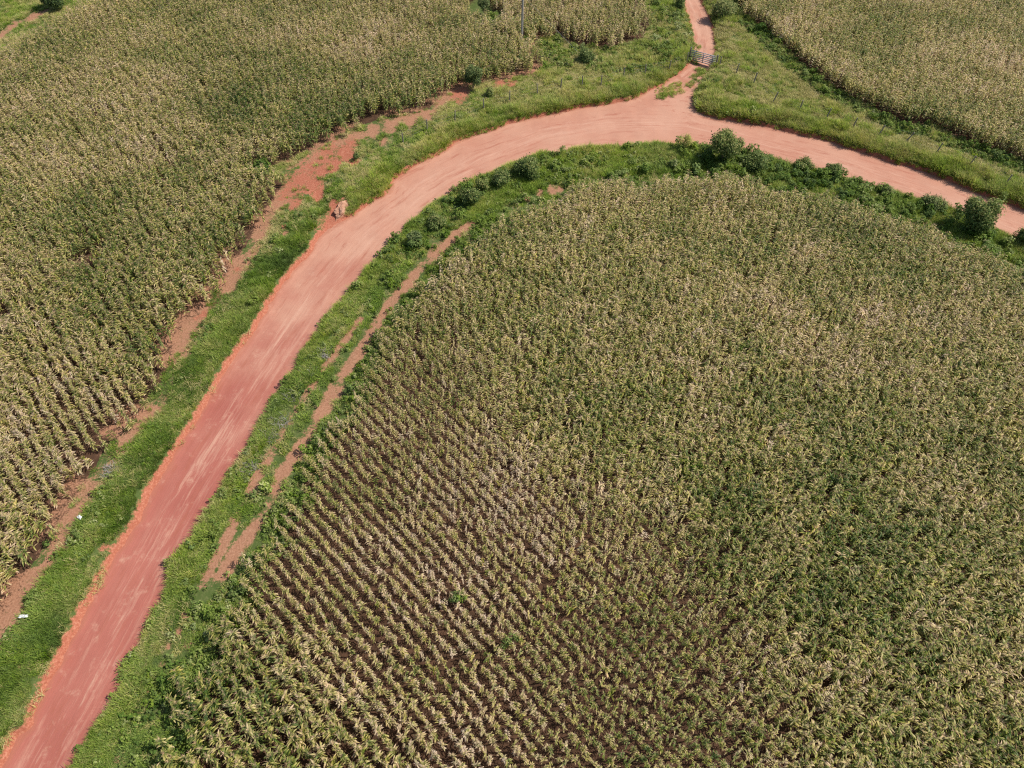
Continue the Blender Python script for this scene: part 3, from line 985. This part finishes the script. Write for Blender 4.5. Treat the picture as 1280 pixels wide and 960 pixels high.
def p_weed(gx, gy, s):
    n = fnoise(gx, gy, 2.4, 120)
    inn = (~s['outer']) * (s['dmain'] > -1.0)
    arc = inn * (s['px'] > 470) * (s['py'] < 360) * (np.where(s['px'] > 880, .22, .10) + .42 * sstep(.42, .62, n))
    low = inn * ((s['px'] <= 470) | (s['py'] >= 360)) * (0.06 + .28 * sstep(.5, .66, n) + .40 * (1 - sstep(.4, 1.4, s['dmain'])))
    gap = 0.9 * sstep(.25, .5, s['gap'])
    near_r = .5 * s['outer'] * (s['px'] > 880) * (np.abs(s['dright'] - .8) < 1.6)
    corner = s['outer'] * (s['px'] > 620) * (s['px'] < 870) * (s['py'] < 100) * (.08 + .5 * sstep(.48, .64, n)) * (~s['corn'])
    ll = lower_left(s) * .18 * sstep(.5, .64, n) * sstep(.6, 1.4, s['d']) * (~s['corn'])
    bend = (s['outer'] & (s['px'] > 860) & (s['px'] < 960) & (s['d'] < 2.2)) * .35
    p = np.maximum.reduce([arc, low, gap, near_r, corner, ll, bend]) * (1 - .95 * sstep(.35, .6, s['bare'])) * sstep(-.05, .35, s['rut']) * sstep(.3, 1.0, s['strip'])
    return np.where(s['corn'] & (s['gap'] < .25) & (s['dmain'] > 0), p * .3, p)


gx, gy, s, r = cover(0.33, 14, p_weed)
n = len(gx)
# tall weeds that stand up through the maize
ex = []
for (bx, by, br, cnt) in [(860, 580, 14, 14), (870, 610, 10, 8), (1230, 440, 16, 26), (1215, 425, 12, 14), (1160, 400, 30, 18), (960, 430, 16, 16), (930, 430, 12, 10),
                          (740, 510, 12, 12), (730, 495, 10, 8), (790, 480, 8, 6), (1160, 520, 14, 12), (1200, 600, 14, 12), (1090, 310, 30, 20),
                          (1030, 310, 26, 14), (1150, 345, 24, 12), (1030, 730, 9, 6), (1240, 770, 14, 8), (570, 740, 7, 3), (630, 800, 8, 3), (1060, 560, 14, 8), (1100, 520, 20, 12), (810, 380, 22, 10), (770, 400, 16, 8), (1250, 250, 16, 8), (1140, 70, 12, 5), (1110, 65, 8, 4)]:
    for _ in range(cnt):
        ex.append(gp(bx + r.normal(0, br * .55), by + r.normal(0, br * .5), 1.6))
ex = np.array(ex)
big = r.random(n) < np.where((~s['outer']) & (s['px'] > 470) & (s['py'] < 360), np.where(s['px'] > 880, .34, .14), np.where(s['gap'] > .25, .55, .05))
Pw = np.vstack([np.stack([gx, gy, s['z'] - .02], -1), np.stack([ex[:, 0], ex[:, 1], np.full(len(ex), 0.62)], -1)])
tw = np.concatenate([np.where(s['px'] > 880, .40, .50) + .6 * (fnoise(gx, gy, 4, 130) - .5) + r.normal(0, .10, n), .52 + r.normal(0, .1, len(ex))])
tw[:n] = np.where(s['gap'] > .3, tw[:n] - .05, tw[:n])
vw = np.concatenate([np.where(big, r.integers(4, 8, n), r.integers(0, 4, n)), r.integers(4, 8, len(ex))])
sw = np.concatenate([.95 + r.normal(0, .2, n), .66 + r.normal(0, .15, len(ex))])
hz = np.concatenate([sw[:n], sw[n:] * 1.35])
scatter("weeds", Pw, r.uniform(0, 6.28, len(Pw)), sw, hz, vw, np.stack([np.clip(tw, 0, 1), np.clip(.5 + r.normal(0, .07, len(Pw)), .3, .7), np.clip(.50 + r.normal(0, .06, len(Pw)), .2, .65)], -1),
        weed_protos + bigweed_protos, "dark green broadleaf weeds filling the verge between road and maize", "weeds")


# ------------------------------------------------------------------ shrubs and small trees, each its own thing
def shrub(name, label, cat, base, height, width, tone, sat=.5, leaf=.085, dens=1.0, lobes=7, group=None, stem=.25, bright=.5, seed=None):
    r = random.Random(seed if seed is not None else hash(base) % 9999)
    gxy = gp(*base)
    zz = float(terrain(np.array([gxy[0]]), np.array([gxy[1]]))[0]) - .03
    root = link(name, None, None, (gxy[0], gxy[1], zz))
    tag(root, label, cat, group)
    tr, cr = Blades(), Blades()
    L = []
    for k in range(lobes):
        q = 2 * math.pi * k / lobes + r.uniform(-.5, .5)
        rad = width * .5 * r.uniform(.25, .72) if k else 0
        zc = height * (r.uniform(stem + .15, .78) if k else .72)
        lr = width * r.uniform(.16, .32)
        L.append((rad * math.cos(q), rad * math.sin(q), zc, lr))
        a = np.array([r.gauss(0, .03), r.gauss(0, .03), 0])
        mid = np.array([rad * .35 * math.cos(q), rad * .35 * math.sin(q), zc * .5])
        tr.tube(a, mid, .022 * height / 2, .016 * height / 2, 6)
        tr.tube(mid, (L[-1][0], L[-1][1], zc), .016 * height / 2, .005, 5)
    count = int(dens * 165 * sum(l[3] ** 2 for l in L) / leaf ** 2 * .075)
    wts = [l[3] ** 2 for l in L]
    for _ in range(count):
        lx, ly, lz, lr = r.choices(L, wts)[0]
        d = np.array([r.gauss(0, 1), r.gauss(0, 1), r.gauss(.15, 1)])
        d /= np.linalg.norm(d)
        rr = lr * (r.random() ** .4) * (1.0 + .28 * r.gauss(0, .6))
        p = np.array([lx, ly, lz]) + d * rr * np.array([1, 1, 1.05])
        p[2] = max(.05, p[2])
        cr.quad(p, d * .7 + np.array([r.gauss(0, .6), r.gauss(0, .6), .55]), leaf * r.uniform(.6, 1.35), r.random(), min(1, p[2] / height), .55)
    t = link("stems", tr.mesh("stems", M_BARK, True), root)
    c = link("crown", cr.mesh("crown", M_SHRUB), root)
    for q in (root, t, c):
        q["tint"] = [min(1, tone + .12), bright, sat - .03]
    return root


B = "bushes along the inner edge of the road bend"
shrub("small_tree", "round blue-green tree on bare red soil at the upper maize edge", "tree", (592, 119), 2.9, 2.5, .30, .42, .085, 1.2, 9, seed=1)
shrub("bush", "small light green bush beside the round blue-green tree", "bush", (613, 129), 1.1, 1.4, .55, .5, .07, 1, 5, seed=2)
shrub("small_tree", "upright leafy tree at the road edge opposite the gate track", "tree", (903, 206), 4.0, 3.3, .50, .5, .10, 1.1, 10, seed=3)
shrub("small_tree", "broad dark tree overhanging the road near the right edge", "tree", (1210, 292), 3.7, 3.7, .42, .5, .11, 1.0, 13, seed=4)
shrub("bush", "dark bush cut by the right edge below the road", "bush", (1276, 306), 1.8, 2.2, .32, .5, .09, 1, 7, seed=5)
shrub("bush", "dark low bush just right of the upright tree", "bush", (941, 212), 1.4, 3.0, .28, .5, .085, 1, 9, seed=6)
shrub("straw_weed", "sparse straw coloured weed standing against the pale road", "weed", (856, 190), 2.2, 2.2, .98, .6, .06, .28, 6, seed=7, bright=.75)
shrub("bush", "largest dark green bush on the inside of the bend, left of the grassy stretch", "bush", (660, 222), 1.9, 2.9, .36, .48, .085, 1.1, 9, B, seed=8)
shrub("bush", "dark round bush second along the bend, left of the largest one", "bush", (627, 235), 1.7, 2.4, .36, .46, .085, 1.1, 8, B, seed=9)
shrub("bush", "lighter upright bush between two dark bushes on the bend", "bush", (606, 241), 1.4, 1.6, .50, .5, .08, 1, 7, B, seed=10)
shrub("bush", "tall deep green bush nearest the pale earth path by the bend", "bush", (591, 258), 1.9, 2.2, .34, .48, .09, 1.1, 8, B, seed=11)
shrub("bush", "olive bush on the bend just above the bluish bush", "bush", (546, 285), 1.2, 2.1, .44, .48, .08, 1, 8, B, seed=12)
shrub("bush", "bluish green bush on the verge beside the road at the start of the bend", "bush", (521, 306), 1.4, 1.7, .30, .38, .08, 1.1, 7, B, seed=13)
shrub("bush", "dark bush at the road edge halfway between upright tree and broad tree", "bush", (1040, 220), 1.1, 2.3, .28, .5, .085, 1, 8, seed=14)
shrub("bush", "low wide bush left of the halfway dark bush by the road", "bush", (1004, 212), .9, 2.2, .42, .5, .08, 1, 8, seed=15)
shrub("bush", "grey-green bush immediately left of the broad dark tree", "bush", (1164, 262), .9, 2.4, .40, .42, .08, .9, 7, seed=16)
shrub("bush", "low olive bush among weeds below the middle of the right hand road", "bush", (1104, 244), .8, 1.8, .5, .45, .075, .9, 7, seed=17)
shrub("small_tree", "dark blue-green tree at the top left corner of the maize", "tree", (76, 18), 3.2, 3.6, .22, .42, .10, 1.1, 9, seed=18)
shrub("bush", "pale green spreading bush right of the track above the gate", "bush", (905, 26), 1.3, 3.8, .52, .46, .09, 1, 10, seed=19)
shrub("bush", "dark bush in front of the corner of the upper right maize", "bush", (924, 14), 2.6, 2.4, .16, .48, .09, 1.1, 8, seed=20)
shrub("bush", "small dark bush left of the track above the gate", "bush", (848, 17), 1.6, 1.7, .26, .5, .08, 1, 6, seed=21)
shrub("bush", "dark bush where the guy wire of the pole meets the ground", "bush", (732, 84), 1.3, 2.2, .28, .45, .08, 1, 7, seed=22)
shrub("bush", "tall teal bush in a weedy gap of the upper maize", "bush", (606, 27), 2.7, 2.2, .38, .38, .08, 1, 7, seed=23)
shrub("broadleaf_plant", "bright green broadleaf plant at the inner road edge in the lower left", "plant", (216, 704), .7, .9, .62, .5, .09, .9, 4, seed=24)
shrub("bush", "dark bush on the earth bank above the gully by the left of the bend", "bush", (448, 208), .9, .9, .3, .45, .06, 1, 5, seed=25)


def brush(base, w, label, seed):
    r = random.Random(seed)
    g = gp(*base)
    b = Blades()
    for _ in range(110):
        q, rad = r.uniform(0, 6.28), w * .5 * math.sqrt(r.random())
        p = np.array([rad * math.cos(q), rad * math.sin(q), r.uniform(0, .12)])
        a, l = r.uniform(0, 6.28), r.uniform(.25, .7)
        b.strip(p, a, l, .022, r.uniform(.1, 1.1), r.uniform(-.4, 1.2), 3, r.random(), r.uniform(-1, 1), 1, .5)
    zz = float(terrain(np.array([g[0]]), np.array([g[1]]))[0])
    o = tag(link("dead_brush", b.mesh("dead_brush", M_BRUSH), None, (g[0], g[1], zz)), label, "brush", "clumps of dead brush along the inner verge")
    o["tint"] = [.55, .5, .45]


for k, (bx, by, w, lab) in enumerate([
        (405, 446, 1.2, "grey dead brush at the upper end of the inner field path"),
        (388, 468, 1.3, "pale grey dead brush clump just below the uppermost clump"),
        (367, 497, 1.2, "small grey dead brush beside the narrowest part of the left rut"),
        (352, 530, 1.4, "long grey dead brush in the middle of the verge line of clumps"),
        (338, 548, 1.2, "whitish dead brush with spiky twigs close to the path"),
        (314, 588, 1.2, "lowest grey dead brush clump, nearest the forked ruts"),
        (146, 597, 1.3, "grey dead brush at the left verge beside the bare maize edge")]):
    brush((bx, by), w, lab, 500 + k)


# ------------------------------------------------------------------ gate, fences, pole
def ground_z(p):
    return float(terrain(np.array([p[0]]), np.array([p[1]]))[0])


def beam(p0, p1, w, name, mat, parent):
    b = Blades()
    b.tube(p0, p1, w, w, 4)
    return link(name, b.mesh(name, mat), parent)


def post(p0, p1, r0, r1, name, mat, parent):
    b = Blades()
    b.tube(p0, p1, r0, r1, 8)
    n0 = b.n
    b.V.append(np.array(p1) + np.array([0, 0, .02]))
    b.A.append((.5, .5, 0, 1))
    b.n += 1
    b.F += [(n0 - 8 + i, n0 - 8 + (i + 1) % 8, n0, n0) for i in range(8)]
    V = b.V
    quads = [f for f in b.F if f[2] != f[3]]
    me = bpy.data.meshes.new(name)
    me.from_pydata([tuple(v) for v in V], [], [tuple(f) if f[2] != f[3] else tuple(f[:3]) for f in b.F])
    me.materials.append(mat)
    return link(name, me, parent)


gl, gr = gp(861, 76), gp(894, 85)
gate = tag(link("farm_gate", None, None, (gl[0], gl[1], 0.05)), "grey slatted farm gate closed across the pale dirt track", "gate")
D = np.array([gr[0] - gl[0], gr[1] - gl[1], 0.0])
W = np.linalg.norm(D)
D /= W
post((0, 0, -.2), (0, 0, 1.75), .11, .10, "gate_post", M_POSTWOOD, gate)
post(tuple(D * W + np.array([0, 0, -.2])), tuple(D * W + np.array([0, 0, 1.65])), .11, .10, "gate_post", M_POSTWOOD, gate)
for k in range(6):
    zz = .22 + k * .235
    beam(tuple(D * .16 + np.array([0, 0, zz])), tuple(D * (W - .16) + np.array([0, 0, zz])), .062, "rail", M_GATE, gate)
off = np.array([-D[1], D[0], 0]) * .075
for t in (.16, .5, .84):
    beam(tuple(D * W * t - off + np.array([0, 0, .16])), tuple(D * W * t - off + np.array([0, 0, 1.46])), .05, "upright", M_GATE, gate)
beam(tuple(D * W * .18 + off + np.array([0, 0, .2])), tuple(D * W * .80 + off + np.array([0, 0, 1.4])), .045, "brace", M_GATE, gate)


def fence(px_posts, label, leans, seed):
    r = random.Random(seed)
    pp = [gp(*q) for q in px_posts]
    root = tag(link("wire_fence", None, None, (pp[0][0], pp[0][1], ground_z(pp[0]))), label, "fence")
    o = np.array([pp[0][0], pp[0][1], ground_z(pp[0])])
    tops = []
    for q, ln in zip(pp, leans):
        b = np.array([q[0], q[1], ground_z(q)]) - o
        t = b + np.array([ln + r.uniform(-.05, .05), r.uniform(-.08, .08), r.uniform(1.25, 1.45)])
        post(tuple(b - np.array([0, 0, .2])), tuple(t), .075, .065, "post", M_POSTWOOD, root)
        tops.append((b, t))
    wb = Blades()
    for f in (.92, .62, .32):
        for (b0, t0), (b1, t1) in zip(tops, tops[1:]):
            wb.tube(b0 + (t0 - b0) * f, b1 + (t1 - b1) * f, .004, .004, 4)
    link("wire", wb.mesh("wire", M_WIRE), root)
    return root


fence([(858, 80), (835, 92), (805, 101), (778, 106), (750, 116), (727, 117), (700, 120), (672, 126), (637, 136), (605, 146), (569, 160), (535, 172), (505, 187)],
      "post and wire fence along the bank left of the gate", [0, .1, 0, .05, 0, 0, .1, -.1, .05, 0, .1, 0, 0], 3)
fence([(898, 88), (918, 100), (939, 113), (963, 136), (996, 146), (1028, 158), (1062, 168), (1093, 179), (1126, 187), (1165, 200), (1205, 218), (1250, 240), (1300, 262)],
      "post and wire fence with leaning posts along the bank right of the gate", [0, .1, .15, .35, .1, .25, .1, .3, .5, .2, .1, .1, .1], 4)

pb = gp(652, 63)
pole = tag(link("utility_pole", None, None, (pb[0], pb[1], ground_z(pb))), "tall grey utility pole rising out of weeds at the top of the maize", "utility pole")
post((0, 0, -.3), (.12, .05, 9.2), .17, .11, "shaft", M_POLE, pole)
beam((-.9, .22, 8.7), (1.1, .22, 8.7), .06, "crossarm", M_POSTWOOD, pole)
for t in (-.75, .1, .95):
    post((t, .22, 8.76), (t, .22, 8.95), .045, .03, "insulator", M_WHITE, pole)
za = 5.0
for q in np.arange(3, 9.0, .05):
    if proj(pb[0] + .07, pb[1] + .03, q)[1] < 3:
        za = q
        break
an = gp(732, 84)
wb = Blades()
wb.tube((.09, .03, za), (an[0] - pb[0], an[1] - pb[1], .05), .009, .009, 5)
link("guy_wire", wb.mesh("guy_wire", M_WIRE), pole)

# ------------------------------------------------------------------ clay heap at the gully mouth, white litter
def lump(name, base, sx, sy, sz, mat, seed, label, cat, rotz=0.0, rough=.35):
    import bmesh
    from mathutils import noise as mn
    bm = bmesh.new()
    bmesh.ops.create_icosphere(bm, subdivisions=4, radius=1)
    for v in bm.verts:
        n = mn.noise(v.co * 1.6 + Vector((seed, 0, 0))) * rough + mn.noise(v.co * 4.5 + Vector((0, seed, 0))) * rough * .4
        v.co *= 1 + n
        v.co.x *= sx
        v.co.y *= sy
        v.co.z *= sz
    me = bpy.data.meshes.new(name)
    bm.to_mesh(me)
    bm.free()
    me.materials.append(mat)
    g = gp(*base)
    o = link(name, me, None, (g[0], g[1], ground_z(g) - sz * .30))
    o.rotation_euler = (0, 0, rotz)
    return tag(o, label, cat)


lump("clay_heap", (429, 266), .62, 1.25, .62, M_CLAY, 5.3, "pale clay heap beside the gully where it opens on the road", "earth heap", -.35, .5)


def scrap(base, w, l, rot, label, seed):
    r = random.Random(seed)
    V, F = [], []
    nxx, nyy = 9, 5
    for i in range(nxx):
        for j in range(nyy):
            V.append(((i / (nxx - 1) - .5) * l + r.uniform(-.02, .02), (j / (nyy - 1) - .5) * w + r.uniform(-.02, .02), .06 + r.uniform(0, .10)))
    for i in range(nxx - 1):
        for j in range(nyy - 1):
            F.append((i * nyy + j, (i + 1) * nyy + j, (i + 1) * nyy + j + 1, i * nyy + j + 1))
    me = mesh_np("plastic_scrap", V, F, M_WHITE)
    g = gp(*base)
    o = link("plastic_scrap", me, None, (g[0], g[1], ground_z(g) + .28))
    o.rotation_euler = (.1, -.1, rot)
    sol = o.modifiers.new("thickness", 'SOLIDIFY')
    sol.thickness = .006
    tag(o, label, "litter")


scrap((42, 779), .18, .62, .0, "white crumpled scrap lying flat in the left verge grass", 1)
scrap((110, 657), .22, .42, -.5, "small whitish scrap higher up the left verge, beside grey dry stems", 2)
